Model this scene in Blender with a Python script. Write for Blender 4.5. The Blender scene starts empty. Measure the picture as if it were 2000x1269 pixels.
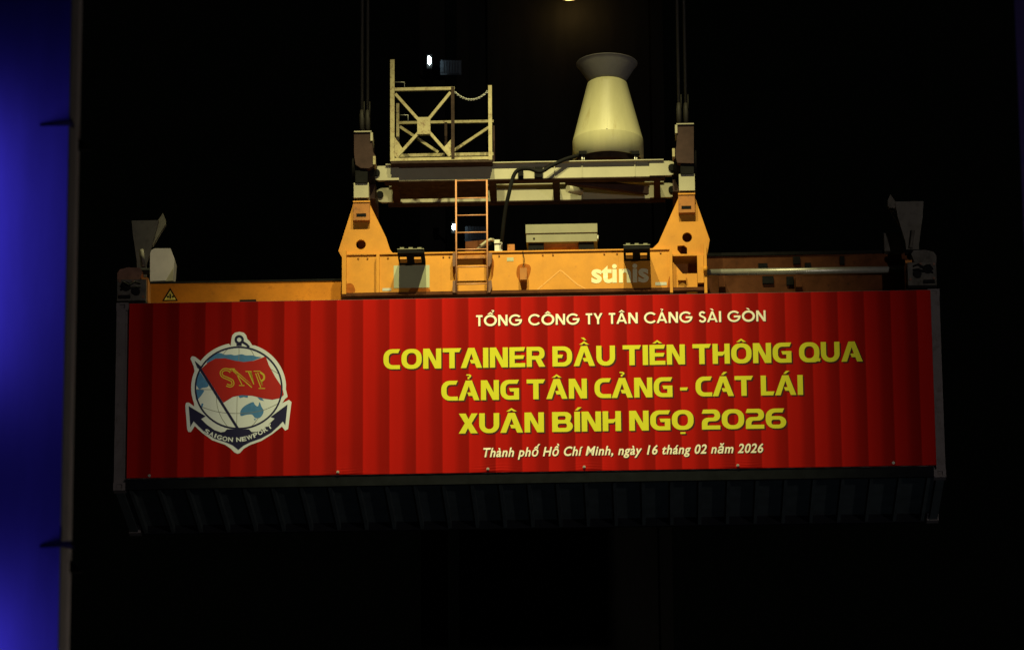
import bpy, bmesh, math, random
from mathutils import Vector, Matrix
random.seed(7)
PI = math.pi
S = bpy.context.scene

# ------------------------------------------------------------------ camera
CAM = Vector((1.7967, -72.0009, 1.6))
YAW, PITCH, ROLL, FPX = -0.02810, 0.31850, -0.0081, 10024.4
ZB = 22.9046                      # underside of the lifted container above the yard
fw = Vector((math.sin(YAW)*math.cos(PITCH), math.cos(YAW)*math.cos(PITCH), math.sin(PITCH)))
rt0 = Vector((math.cos(YAW), -math.sin(YAW), 0)); up0 = rt0.cross(fw)
rt = rt0*math.cos(ROLL) + up0*math.sin(ROLL); up = up0*math.cos(ROLL) - rt0*math.sin(ROLL)
cd = bpy.data.cameras.new("camera"); cam = bpy.data.objects.new("camera", cd)
S.collection.objects.link(cam)
M = Matrix((rt, up, -fw)).transposed().to_4x4(); M.translation = CAM
cam.matrix_world = M
cd.sensor_width = 36; cd.lens = FPX/2000*36
cd.clip_start = 0.5; cd.clip_end = 2000
cd.dof.use_dof = True; cd.dof.focus_distance = 76.0; cd.dof.aperture_fstop = 3.6
S.camera = cam

def U(px, py, Y):
    """photograph position on the upright plane at depth Y -> (x, z) in metres"""
    d = fw + rt*((px-1000)/FPX) - up*((py-634.5)/FPX)
    t = (Y-CAM.y)/d.y
    return CAM.x + d.x*t, CAM.z + d.z*t
ux = lambda px, py, Y: U(px, py, Y)[0]
uz = lambda px, py, Y: U(px, py, Y)[1]

# ------------------------------------------------------------------ night sky and lamps
W = bpy.data.worlds.new("World"); S.world = W; W.use_nodes = True
bgn = W.node_tree.nodes["Background"]
bgn.inputs[0].default_value = (0.55, 0.65, 0.5, 1); bgn.inputs[1].default_value = 0.0007
S.view_settings.view_transform = 'Standard'; S.view_settings.look = 'None'
S.view_settings.exposure = 0; S.view_settings.gamma = 1

def lamp(name, kind, loc, color, power, target=None, size=60, blend=1, radius=0.15):
    l = bpy.data.lights.new(name, kind); l.color = color; l.energy = power
    l.shadow_soft_size = radius
    if kind == 'SPOT': l.spot_size = math.radians(size); l.spot_blend = blend
    o = bpy.data.objects.new(name, l); S.collection.objects.link(o); o.location = loc
    if target is not None:
        o.rotation_euler = (Vector(target)-Vector(loc)).to_track_quat('-Z', 'Y').to_euler()
    return o
ROOF = ZB + 2.896
SODIUM = (1.0, 0.91, 0.42)
# the two floodlights on the crane's portal beam, high in front of the load
lamp("portal_floodlight", 'SPOT', (-1.75, -9.2, ROOF+11.4), SODIUM, 9600, (-0.4, 0.4, ROOF-.7), 39, 1, 0.14)
lamp("portal_floodlight", 'SPOT', (1.60, -9.2, ROOF+11.4), SODIUM, 9600, (0.4, 0.4, ROOF-.7), 39, 1, 0.14)
# trolley lamp straight above the left end
lamp("trolley_floodlight", 'SPOT', (-4.2, 0.12, ROOF+14), SODIUM, 22000, (-4.4, 0.8, ROOF), 19, 1, 0.10)
# added fill lamp out of view, lifts the dim end frames and posts
lamp("front_fill_lamp", 'SPOT', (22, -62, 12), (1.0, 0.88, 0.80), 19000, (0, 0, ZB+2), 22, .6, 0.4)
lamp("strip_fill_lamp", 'POINT', (3.9, -36.2, 2.2), (1.0, 0.86, 0.74), 420, radius=0.2)  # added weak lamp out of view, brightens the column's edge strip
# blue stage lamps beside the crane columns and down in the yard
dirv = Vector((.80, .60, 0)).normalized(); xax = Vector((0, 0, 1)).cross(-dirv)
for zc_, ln_, pw_ in ((13.45, 1.9, 17), (10.1, 1.5, 21)):                              # upright LED bars beside the column
    o = lamp("blue_led_bar", 'AREA', (-3.16, -38.40, zc_), (0.085, 0.060, 1.0), pw_*.78)
    o.data.shape = 'RECTANGLE'; o.data.size = 0.06; o.data.size_y = ln_
    o.rotation_euler = Matrix((xax, Vector((0, 0, 1)), -dirv)).transposed().to_euler()
lamp("blue_stage_lamp", 'SPOT', (7.6, -38.6, 3.0), (0.16, 0.08, 1.0), 50, (5.6, -37, 10.5), 60, 1, 0.25)
lamp("blue_ground_lamp", 'SPOT', (7, -14, 0.6), (0.60, 0.75, 1.0), 700, (2.2, 1.2, ZB), 44, 1, 0.4)

# ------------------------------------------------------------------ materials
def mat(name, col, rough=0.5, metal=0.0, dirt=0.0, dirtcol=(0.05, 0.03, 0.02), scale=3.0, vary=0.15, bump=0.0, spec=0.5, rust=0.0, streak=False):
    m = bpy.data.materials.new(name); m.use_nodes = True
    nt = m.node_tree; N = nt.nodes; L = nt.links
    b = N["Principled BSDF"]
    b.inputs["Roughness"].default_value = rough; b.inputs["Metallic"].default_value = metal
    b.inputs["Specular IOR Level"].default_value = spec
    tc = N.new("ShaderNodeTexCoord"); mp = N.new("ShaderNodeMapping")
    mp.inputs[3].default_value = (1, 1, 0.18) if streak else (1, 1, 1)
    L.new(tc.outputs["Object"], mp.inputs[0])
    n1 = N.new("ShaderNodeTexNoise"); n1.inputs["Scale"].default_value = scale
    n1.inputs["Detail"].default_value = 8; n1.inputs["Roughness"].default_value = 0.65
    L.new(mp.outputs[0], n1.inputs["Vector"])
    r1 = N.new("ShaderNodeValToRGB"); r1.color_ramp.elements[0].position = .3; r1.color_ramp.elements[1].position = .7
    c = Vector(col)
    r1.color_ramp.elements[0].color = (*(c*(1-vary)), 1); r1.color_ramp.elements[1].color = (*[min(1, v*(1+vary)) for v in col], 1)
    L.new(n1.outputs["Fac"], r1.inputs[0])
    out = r1.outputs[0]
    if dirt > 0 or rust > 0:
        n2 = N.new("ShaderNodeTexNoise"); n2.inputs["Scale"].default_value = scale*2.3
        n2.inputs["Detail"].default_value = 10; n2.inputs["Roughness"].default_value = 0.75
        L.new(mp.outputs[0], n2.inputs["Vector"])
        r2 = N.new("ShaderNodeValToRGB")
        k = max(dirt, rust)
        r2.color_ramp.elements[0].position = .72-.25*k; r2.color_ramp.elements[1].position = .80-.15*k
        L.new(n2.outputs["Fac"], r2.inputs[0])
        mx = N.new("ShaderNodeMix"); mx.data_type = 'RGBA'
        mul = N.new("ShaderNodeMath"); mul.operation = 'MULTIPLY'; mul.inputs[1].default_value = min(1, .35+.6*k)
        L.new(r2.outputs[0], mul.inputs[0]); L.new(mul.outputs[0], mx.inputs[0])
        L.new(out, mx.inputs[6]); mx.inputs[7].default_value = (*dirtcol, 1)
        out = mx.outputs[2]
    L.new(out, b.inputs["Base Color"])
    if bump:
        bp = N.new("ShaderNodeBump"); bp.inputs["Strength"].default_value = bump; bp.inputs["Distance"].default_value = .01
        L.new(n1.outputs["Fac"], bp.inputs["Height"]); L.new(bp.outputs[0], b.inputs["Normal"])
    return m

RUST = (0.10, 0.035, 0.012)
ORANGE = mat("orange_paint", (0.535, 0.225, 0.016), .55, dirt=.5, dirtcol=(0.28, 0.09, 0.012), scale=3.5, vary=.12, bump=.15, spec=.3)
ARM_TINT = mat("lamp_tinted_orange", (0.56, 0.195, 0.013), .6, dirt=.6, dirtcol=(0.24, 0.075, 0.01), scale=3.5, vary=.15, bump=.15, spec=.15)  # the frame's orange paint with a warmer lamp tint put into the colour
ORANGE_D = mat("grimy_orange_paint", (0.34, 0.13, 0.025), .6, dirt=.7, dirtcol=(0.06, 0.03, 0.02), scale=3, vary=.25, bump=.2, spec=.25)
DARK_BROWN = mat("dark_brown_paint", (0.085, 0.031, 0.013), .8, dirt=.6, dirtcol=(0.015, 0.01, 0.008), scale=3, vary=.35, spec=.04)  # dark brown, far darker than the frame's orange
CREAM = mat("cream_paint", (0.33, 0.31, 0.21), .5, dirt=.35, dirtcol=(0.20, 0.15, 0.08), scale=3, vary=.1, spec=.3)
CAGEP = mat("cage_paint", (0.34, 0.295, 0.155), .6, rust=.85, dirtcol=RUST, scale=7, vary=.15, spec=.3)
RUSTY = mat("rusty_steel", (0.038, 0.025, 0.020), .85, rust=.6, dirtcol=(0.03, 0.018, 0.012), scale=9, vary=.35, spec=.05)
TUBP = mat("tub_paint", (0.435, 0.41, 0.235), .38, dirt=.6, dirtcol=(0.27, 0.21, 0.08), scale=2.2, vary=.12, streak=True, spec=.2)
FUNP = mat("grey_funnel", (0.17, 0.16, 0.15), .5, vary=.15, spec=.3)
HOUSE = mat("brown_housing", (0.042, 0.023, 0.020), .65, dirt=.5, dirtcol=(0.02, 0.014, 0.012), scale=5, vary=.3, spec=.1)
BLACK = mat("black_steel", (0.010, 0.010, 0.010), .85, vary=.3, scale=6, spec=.03)
CABLEM = mat("black_rubber", (0.009, 0.009, 0.009), .7, vary=.2, spec=.05)
ROPEM = mat("greased_wire", (0.026, 0.023, 0.018), .7, metal=.2, vary=.3, scale=30)
GREYBOX = mat("grey_green_cabinet", (0.165, 0.16, 0.095), .5, dirt=.4, dirtcol=(0.15, 0.13, 0.07), scale=5, vary=.12)
ZINC = mat("galvanised_steel", (0.45, 0.45, 0.40), .4, metal=.6, vary=.15, scale=12)
PALE = mat("pale_panel", (0.50, 0.47, 0.44), .55, dirt=.3, dirtcol=(0.25, 0.2, 0.18), scale=4, vary=.1)
ENDM = mat("end_frame_grime", (0.085, 0.08, 0.07), .7, dirt=.8, dirtcol=(0.03, 0.025, 0.02), scale=7, vary=.4, spec=.1)
RUSTCAP = mat("rusty_cap_paint", (0.16, 0.085, 0.06), .65, dirt=.5, dirtcol=(0.05, 0.03, 0.02), scale=6, vary=.3, spec=.15)
GUIDEM = mat("guide_steel", (0.085, 0.078, 0.064), .7, dirt=.8, dirtcol=(0.04, 0.032, 0.025), scale=4, vary=.2)
LADM = mat("ladder_paint", (0.52, 0.24, 0.11), .45, vary=.15, scale=20)
RAILM = mat("near_black_rail", (0.006, 0.007, 0.009), .7, vary=.3, scale=5, spec=.03)  # bottom rails near black, darker than the other container steel
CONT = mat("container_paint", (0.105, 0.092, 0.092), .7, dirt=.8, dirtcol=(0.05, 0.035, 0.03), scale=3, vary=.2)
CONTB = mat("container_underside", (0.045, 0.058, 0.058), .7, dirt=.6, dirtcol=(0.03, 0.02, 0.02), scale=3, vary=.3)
STICK = mat("pale_sticker", (0.36, 0.38, 0.23), .5, vary=.08)
STICKW = mat("worn_white_lettering", (0.70, 0.66, 0.42), .5, dirt=.25, dirtcol=(0.55, 0.4, 0.12), scale=9, vary=.06)
TRACE = mat("faded_trace", (0.66, 0.30, 0.05), .5, vary=.1)
BLUECOL = mat("column_paint", (0.20, 0.21, 0.25), .65, dirt=.35, dirtcol=(0.10, 0.10, 0.11), scale=2.2, vary=.18, streak=True)
DARKC = mat("dark_tower_paint", (0.013, 0.013, 0.011), .8, dirt=.5, dirtcol=(0.01, 0.01, 0.009), scale=1.5, vary=.4, streak=True, spec=.05)
TXT_Y = mat("yellow_print", (0.57, 0.575, 0.025), .6, vary=.03, spec=.1)
TXT_W = mat("cream_print", (0.82, 0.80, 0.62), .5, vary=.03, spec=.25)
TXT_S = mat("dark_maroon_print", (0.045, 0.004, 0.003), .6, vary=.05, spec=.2)
EM_W = mat("white_print", (0.72, 0.79, 0.84), .5, vary=.03, spec=.25)
EM_N = mat("navy_print", (0.010, 0.010, 0.055), .5, vary=.05, spec=.25)
EM_B = mat("blue_print", (0.07, 0.22, 0.48), .5, vary=.12, scale=15, spec=.25)
EM_R = mat("flag_red_print", (0.42, 0.012, 0.01), .5, vary=.05, spec=.25)
EM_G = mat("gold_print", (0.55, 0.45, 0.04), .5, vary=.05, spec=.25)
EM_L = mat("grey_line_print", (0.22, 0.23, 0.20), .5, vary=.05, spec=.25)
WARN_Y = mat("warning_yellow", (0.60, 0.50, 0.08), .5, vary=.05)

def emit(name, col, st):
    m = bpy.data.materials.new(name); m.use_nodes = True
    b = m.node_tree.nodes["Principled BSDF"]
    b.inputs["Base Color"].default_value = (0.8, 0.8, 0.8, 1)
    b.inputs["Emission Color"].default_value = (*col, 1); b.inputs["Emission Strength"].default_value = st
    return m
TUBE_ON = emit("lit_white_tube", (0.80, 1.0, 1.0), 45)
WARM_ON = emit("lit_sodium_lens", (1.0, 0.52, 0.14), 1.0)

# printed red cloth with a printed pattern of upright folds
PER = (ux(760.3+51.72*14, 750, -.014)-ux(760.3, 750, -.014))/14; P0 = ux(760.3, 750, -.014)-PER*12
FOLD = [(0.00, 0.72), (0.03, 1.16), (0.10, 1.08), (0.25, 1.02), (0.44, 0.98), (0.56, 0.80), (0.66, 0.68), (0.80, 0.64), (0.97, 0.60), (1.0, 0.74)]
def banner_mat():
    m = bpy.data.materials.new("red_vinyl_print"); m.use_nodes = True
    nt = m.node_tree; N = nt.nodes; L = nt.links; b = N["Principled BSDF"]
    b.inputs["Roughness"].default_value = .65; b.inputs["Specular IOR Level"].default_value = .035
    tc = N.new("ShaderNodeTexCoord"); sp = N.new("ShaderNodeSeparateXYZ")
    L.new(tc.outputs["Object"], sp.inputs[0])
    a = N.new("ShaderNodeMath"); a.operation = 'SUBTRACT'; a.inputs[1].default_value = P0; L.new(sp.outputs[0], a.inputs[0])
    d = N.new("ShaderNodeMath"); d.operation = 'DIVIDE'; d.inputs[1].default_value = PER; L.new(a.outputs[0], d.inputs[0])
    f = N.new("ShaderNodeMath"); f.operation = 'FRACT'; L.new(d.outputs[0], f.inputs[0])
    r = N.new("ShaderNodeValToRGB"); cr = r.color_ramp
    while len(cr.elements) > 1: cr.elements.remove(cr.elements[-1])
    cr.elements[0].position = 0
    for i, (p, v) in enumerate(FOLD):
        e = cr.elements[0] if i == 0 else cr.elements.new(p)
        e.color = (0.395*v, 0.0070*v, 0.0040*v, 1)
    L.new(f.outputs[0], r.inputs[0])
    n = N.new("ShaderNodeTexNoise"); n.inputs["Scale"].default_value = 1.6; n.inputs["Detail"].default_value = 6
    mp = N.new("ShaderNodeMapping"); mp.inputs[3].default_value = (2.5, 1, .35); L.new(tc.outputs["Object"], mp.inputs[0]); L.new(mp.outputs[0], n.inputs["Vector"])
    mx = N.new("ShaderNodeMix"); mx.data_type = 'RGBA'; mx.blend_type = 'MULTIPLY'; mx.inputs[0].default_value = .28
    L.new(r.outputs[0], mx.inputs[6]); L.new(n.outputs["Fac"], mx.inputs[7])
    L.new(mx.outputs[2], b.inputs["Base Color"])
    n2 = N.new("ShaderNodeTexNoise"); n2.inputs["Scale"].default_value = 5; n2.inputs["Detail"].default_value = 3
    L.new(tc.outputs["Object"], n2.inputs["Vector"])
    bp = N.new("ShaderNodeBump"); bp.inputs["Strength"].default_value = .06; bp.inputs["Distance"].default_value = .01
    L.new(n2.outputs["Fac"], bp.inputs["Height"]); L.new(bp.outputs[0], b.inputs["Normal"])
    return m
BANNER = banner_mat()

# ------------------------------------------------------------------ mesh helpers
class MB:
    def __init__(s): s.v = []; s.f = []; s.sm = []
    def add(s, vs, fs, smooth=False):
        o = len(s.v); s.v += [tuple(v) for v in vs]
        for f in fs: s.f.append([o+i for i in f]); s.sm.append(smooth)
        return s
    def box(s, x0, x1, y0, y1, z0, z1):
        x0, x1 = sorted((x0, x1)); y0, y1 = sorted((y0, y1)); z0, z1 = sorted((z0, z1))
        return s.add([(x0,y0,z0),(x1,y0,z0),(x1,y1,z0),(x0,y1,z0),(x0,y0,z1),(x1,y0,z1),(x1,y1,z1),(x0,y1,z1)],
                     [(0,3,2,1),(4,5,6,7),(0,1,5,4),(1,2,6,5),(2,3,7,6),(3,0,4,7)])
    def pbox(s, px0, py0, px1, py1, Y0, Y1):
        xm, ym = (px0+px1)/2, (py0+py1)/2
        return s.box(ux(px0, ym, Y0), ux(px1, ym, Y0), Y0, Y1, uz(xm, py1, Y0), uz(xm, py0, Y0))
    def prism(s, pts, y0, y1):
        """outline in x,z pushed from y0 to y1"""
        n = len(pts); a = sum(pts[i][0]*pts[(i+1) % n][1]-pts[(i+1) % n][0]*pts[i][1] for i in range(n))
        if a < 0: pts = pts[::-1]
        vs = [(x, y0, z) for x, z in pts]+[(x, y1, z) for x, z in pts]
        return s.add(vs, [list(range(n)), list(range(2*n-1, n-1, -1))]+[(i, i+n, (i+1) % n+n, (i+1) % n) for i in range(n)])
    def pprism(s, pix, Y0, Y1): return s.prism([U(px, py, Y0) for px, py in pix], Y0, Y1)
    def hprism(s, pts, z0, z1):
        n = len(pts); a = sum(pts[i][0]*pts[(i+1) % n][1]-pts[(i+1) % n][0]*pts[i][1] for i in range(n))
        if a < 0: pts = pts[::-1]
        vs = [(x, y, z0) for x, y in pts]+[(x, y, z1) for x, y in pts]
        return s.add(vs, [list(range(n-1, -1, -1)), list(range(n, 2*n))]+[(i, (i+1) % n, (i+1) % n+n, i+n) for i in range(n)])
    def bar(s, p, q, w, h=None):
        h = h or w; p, q = Vector(p), Vector(q); d = (q-p).normalized()
        ref = Vector((0, 1, 0)) if abs(d.y) < .9 else Vector((0, 0, 1))
        a = d.cross(ref).normalized(); b = d.cross(a)
        vs = [r+a*(i*w/2)+b*(j*h/2) for r in (p, q) for i, j in ((-1,-1),(1,-1),(1,1),(-1,1))]
        return s.add(vs, [(0,3,2,1),(4,5,6,7),(0,1,5,4),(1,2,6,5),(2,3,7,6),(3,0,4,7)])
    def tube(s, pts, r, n=8, caps=True):
        pts = [Vector(p) for p in pts]; rings = []; o = len(s.v); u = None
        for i, p in enumerate(pts):
            d = (pts[min(i+1, len(pts)-1)]-pts[max(i-1, 0)]).normalized()
            if u is None: u = d.orthogonal().normalized()
            u = (u-d*u.dot(d)).normalized(); w = d.cross(u)
            rr = r[i] if isinstance(r, (list, tuple)) else r
            s.v += [tuple(p+u*math.cos(t)*rr+w*math.sin(t)*rr) for t in [2*PI*k/n for k in range(n)]]
        for i in range(len(pts)-1):
            for k in range(n):
                s.f.append([o+i*n+k, o+i*n+(k+1) % n, o+(i+1)*n+(k+1) % n, o+(i+1)*n+k]); s.sm.append(True)
        if caps:
            s.f.append([o+k for k in range(n)][::-1]); s.sm.append(False)
            e = o+(len(pts)-1)*n; s.f.append([e+k for k in range(n)]); s.sm.append(False)
        return s
    def lathe(s, c, prof, n=48):
        o = len(s.v)
        for r, z in prof: s.v += [(c[0]+r*math.cos(2*PI*k/n), c[1]+r*math.sin(2*PI*k/n), z) for k in range(n)]
        for i in range(len(prof)-1):
            for k in range(n):
                s.f.append([o+i*n+k, o+i*n+(k+1) % n, o+(i+1)*n+(k+1) % n, o+(i+1)*n+k]); s.sm.append(True)
        return s
    def build(s, name, m, parent=None, org=None):
        me = bpy.data.meshes.new(name)
        org = Vector(org) if org is not None else Vector((0, 0, 0))
        me.from_pydata([tuple(Vector(v)-org) for v in s.v], [], s.f)
        me.polygons.foreach_set("use_smooth", s.sm); me.update()
        bm = bmesh.new(); bm.from_mesh(me); bmesh.ops.recalc_face_normals(bm, faces=bm.faces); bm.to_mesh(me); bm.free()
        me.materials.append(m)
        return link(name, me, parent, org)

def link(name, me, parent=None, org=None):
    o = bpy.data.objects.new(name, me); S.collection.objects.link(o)
    if org is not None: o.location = org
    if parent is not None:
        o.parent = parent
        o.location = Vector(o.location) - world_loc(parent)
    return o
def world_loc(o):
    v = Vector(o.location)
    while o.parent: o = o.parent; v += Vector(o.location)
    return v
def thing(name, loc, label, cat, group=None):
    o = bpy.data.objects.new(name, None); S.collection.objects.link(o); o.location = loc; o.empty_display_size = .3
    o['label'] = label; o['category'] = cat
    if group: o['group'] = group
    return o
def tag(o, label, cat, group=None):
    o['label'] = label; o['category'] = cat
    if group: o['group'] = group
    return o

def sm(pts, n=4, closed=True):
    P = [Vector(p) for p in pts]; out = []; N_ = len(P)
    for i in range(N_ if closed else N_-1):
        p0, p1, p2, p3 = (P[(i+j) % N_] if closed else P[max(0, min(N_-1, i+j))] for j in (-1, 0, 1, 2))
        for t in [q/n for q in range(n)]:
            out.append(tuple(.5*((2*p1)+(p2-p0)*t+(2*p0-5*p1+4*p2-p3)*t*t+(3*p1-p0-3*p2+p3)*t**3)))
    if not closed: out.append(tuple(P[-1]))
    return out
el = lambda rx, ry, a0, a1, n=14: [(593+rx*math.cos(math.radians(a0+(a1-a0)*q/n)), 598+ry*math.sin(math.radians(a0+(a1-a0)*q/n))) for q in range(n+1)]
def fill(loops, extrude=0.0):
    """closed 2-D outlines (holes by even-odd) -> flat mesh in x,y"""
    cu = bpy.data.curves.new("outline", 'CURVE'); cu.dimensions = '2D'; cu.fill_mode = 'BOTH'; cu.extrude = extrude
    for lp in loops:
        sp = cu.splines.new('POLY'); sp.points.add(len(lp)-1); sp.use_cyclic_u = True
        for p, (x, y) in zip(sp.points, lp): p.co = (x, y, 0, 1)
    o = bpy.data.objects.new("outline", cu); S.collection.objects.link(o)
    dg = bpy.context.evaluated_depsgraph_get()
    me = bpy.data.meshes.new_from_object(o.evaluated_get(dg))
    bpy.data.objects.remove(o); bpy.data.curves.remove(cu)
    return me
def upright(me, Y, dz=0.0):
    for v in me.vertices: v.co = (v.co.x, Y-v.co.z, v.co.y)
    return me
def plate(name, pix_loops, Y0, th, m, parent):
    me = upright(fill([[U(px, py, Y0) for px, py in lp] for lp in pix_loops], th/2), Y0+th/2)
    bm = bmesh.new(); bm.from_mesh(me); bmesh.ops.recalc_face_normals(bm, faces=bm.faces); bm.to_mesh(me); bm.free()
    me.materials.clear(); me.materials.append(m)
    o = link(name, me, None, (0, 0, 0))
    if parent: o.parent = parent; o.location = -world_loc(parent)
    return o
def circle(cx, cy, r, n=24, ry=None): return [(cx+r*math.cos(2*PI*k/n), cy+(ry or r)*math.sin(2*PI*k/n)) for k in range(n)]

# ================================================================== setting
g = MB().box(-400, 400, -150, 600, -0.3, 0).build("ground", mat("yard_asphalt", (0.05, 0.05, 0.05), .85, dirt=.4, scale=.4, vary=.3)); g['kind'] = 'structure'

# ================================================================== container
cont = thing("shipping_container", (0, 1.219, ZB), "dark forty foot container hanging from the orange spreader, red banner on its side", "container")
HL, CW, CH = 6.096, 2.438, 2.896
for sx in (-1, 1):
    for y0, y1 in ((0, .162), (CW-.162, CW)):
        for z0, z1 in ((0, .118), (CH-.118, CH)):
            x0, x1 = sorted((sx*HL, sx*(HL-.178)))
            yf = y0 if y0 == 0 else y1; dn = 1 if y0 == 0 else -1
            b = MB()
            # casting with a real slot cut in its long-side face
            xc, zc, zh, xh = (x0+x1)/2, (z0+z1)/2, .032, .04
            b.box(x0, x1, yf+dn*.03, y0+y1-yf, z0+ZB, z1+ZB)
            b.box(x0, xc-xh, yf, yf+dn*.03, z0+ZB, z1+ZB); b.box(xc+xh, x1, yf, yf+dn*.03, z0+ZB, z1+ZB)
            b.box(xc-xh, xc+xh, yf, yf+dn*.03, z0+ZB, zc-zh+ZB); b.box(xc-xh, xc+xh, yf, yf+dn*.03, zc+zh+ZB, z1+ZB)
            b.build("corner_casting", CONT, cont)
        x0, x1 = sorted((sx*(HL-.006), sx*(HL-.14)))
        MB().box(x0, x1, y0+.006 if y0 == 0 else y0+.01, y1-.01 if y0 == 0 else y1-.006, .118+ZB, CH-.118+ZB).build("corner_post", CONT, cont)
for y0, y1 in ((.004, .06), (CW-.06, CW-.004)):
    MB().box(-HL+.178, HL-.178, y0, y1, ZB+.012, ZB+.17).build("bottom_rail", RAILM, cont)
    MB().box(-HL+.178, HL-.178, y0+.002, y1, ZB+CH-.09, ZB+CH-.012).build("top_rail", CONT, cont)
for s_, y in ((1, .05), (-1, CW-.05)):                       # corrugated long sides
    b = MB(); n = int((2*HL-.28)/.278); x = -HL+.14; pts = []
    for k in range(n+1):
        for dx, dd in ((0, 0), (.07, 0), (.139, .036), (.209, .036)):
            pts.append((min(x+k*.278+dx, HL-.14), y+s_*dd))
    for (xa, ya), (xb, yb) in zip(pts, pts[1:]):
        if xb > xa+1e-6: b.add([(xa, ya, ZB+.16), (xb, yb, ZB+.16), (xb, yb, ZB+CH-.08), (xa, ya, ZB+CH-.08)], [(0, 1, 2, 3)])
    b.build("side_wall", CONT, cont)
for sx in (-1, 1):
    b = MB().box(sx*(HL-.05), sx*(HL-.09), .14, CW-.14, ZB+.05, ZB+CH-.05)
    for k in range(8): b.box(sx*(HL-.02), sx*(HL-.05), .2+k*.27, .2+k*.27+.13, ZB+.18, ZB+CH-.15)
    b.build("end_wall", CONT, cont)
b = MB().box(-HL+.15, HL-.15, .06, CW-.06, ZB+CH-.05, ZB+CH-.02)
b.build("roof_panel", CONT, cont)
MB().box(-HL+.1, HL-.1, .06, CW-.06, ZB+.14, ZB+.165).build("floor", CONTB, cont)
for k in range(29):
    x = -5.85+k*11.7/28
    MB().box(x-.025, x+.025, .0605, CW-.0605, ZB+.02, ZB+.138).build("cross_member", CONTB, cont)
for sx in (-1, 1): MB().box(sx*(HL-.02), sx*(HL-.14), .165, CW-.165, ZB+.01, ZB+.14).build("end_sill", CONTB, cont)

# ================================================================== banner
BY = -0.014
bx0, bx1 = (ux(250, 760, BY)+.0, ux(1823, 735, BY))
bzt, bzb = ROOF-.022, uz(1040, 920.5, BY)
def relief(x):
    t = ((x-P0)/PER) % 1.0
    return -0.0012*math.cos(2*PI*(t-.2))
XS = [P0+PER*k/8 for k in range(int((bx1-P0)/PER*8)+2)]
def press(me, lift):
    """lay a flat print (x,y) onto the gently rippled cloth"""
    bm = bmesh.new(); bm.from_mesh(me)
    if bm.verts:
        lo = min(v.co.x for v in bm.verts); hi = max(v.co.x for v in bm.verts)
        for x in XS:
            if lo < x < hi:
                bmesh.ops.bisect_plane(bm, geom=bm.verts[:]+bm.edges[:]+bm.faces[:], dist=1e-6, plane_co=(x, 0, 0), plane_no=(1, 0, 0))
        for v in bm.verts:
            x = v.co.x
            k = (x-P0)/PER*8; k0 = math.floor(k+1e-6); f = k-k0
            r = relief(P0+PER*k0/8)*(1-f)+relief(P0+PER*(k0+1)/8)*f
            v.co = (x, BY+r-lift, v.co.y)
        for f in bm.faces:
            f.normal_update()
            if f.normal.y > 0: f.normal_flip()
    bm.to_mesh(me); bm.free(); return me
ban = None
b = MB(); xs = [bx0]+[x for x in XS if bx0+.01 < x < bx1-.01]+[bx1]
zs = [bzb+.012*k for k in range(14)]+[bzb+.168+(bzt-bzb-.168)*k/16 for k in range(1, 17)]
EYES = [ux(px, 915, BY) for px in (292, 660, 953, 1141, 1441, 1745)]
def wrinkle(x, z):
    h = z-bzb
    if h > .16: return 0.0
    return sum(-.008*math.sin(2*PI*(h/.085+.15*math.sin(x*9+i)))*math.exp(-((x-e-.08)/(.20+.05*(i % 3)))**2)*(1-h/.16)*min(1, h/.02) for i, e in enumerate(EYES))
vs = []; fs = []
for j, z in enumerate(zs):
    for i, x in enumerate(xs):
        k = (x-P0)/PER*8; k0 = math.floor(k+1e-6); f = k-k0
        r = relief(P0+PER*k0/8)*(1-f)+relief(P0+PER*(k0+1)/8)*f
        vs.append((x, BY+r-abs(wrinkle(x, z))*1.5, z))
nx = len(xs)
for j in range(len(zs)-1):
    for i in range(nx-1): fs.append((j*nx+i, j*nx+i+1, (j+1)*nx+i+1, (j+1)*nx+i))
for i in range(nx): vs.append((xs[i], .0035 if 0 else vs[i][1]+.004, bzb))
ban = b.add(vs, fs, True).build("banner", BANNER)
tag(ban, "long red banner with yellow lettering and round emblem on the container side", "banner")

def printed(name, me, m, lift, parent):
    me = press(me, lift); me.materials.clear(); me.materials.append(m)
    return link(name, me, parent)

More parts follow.
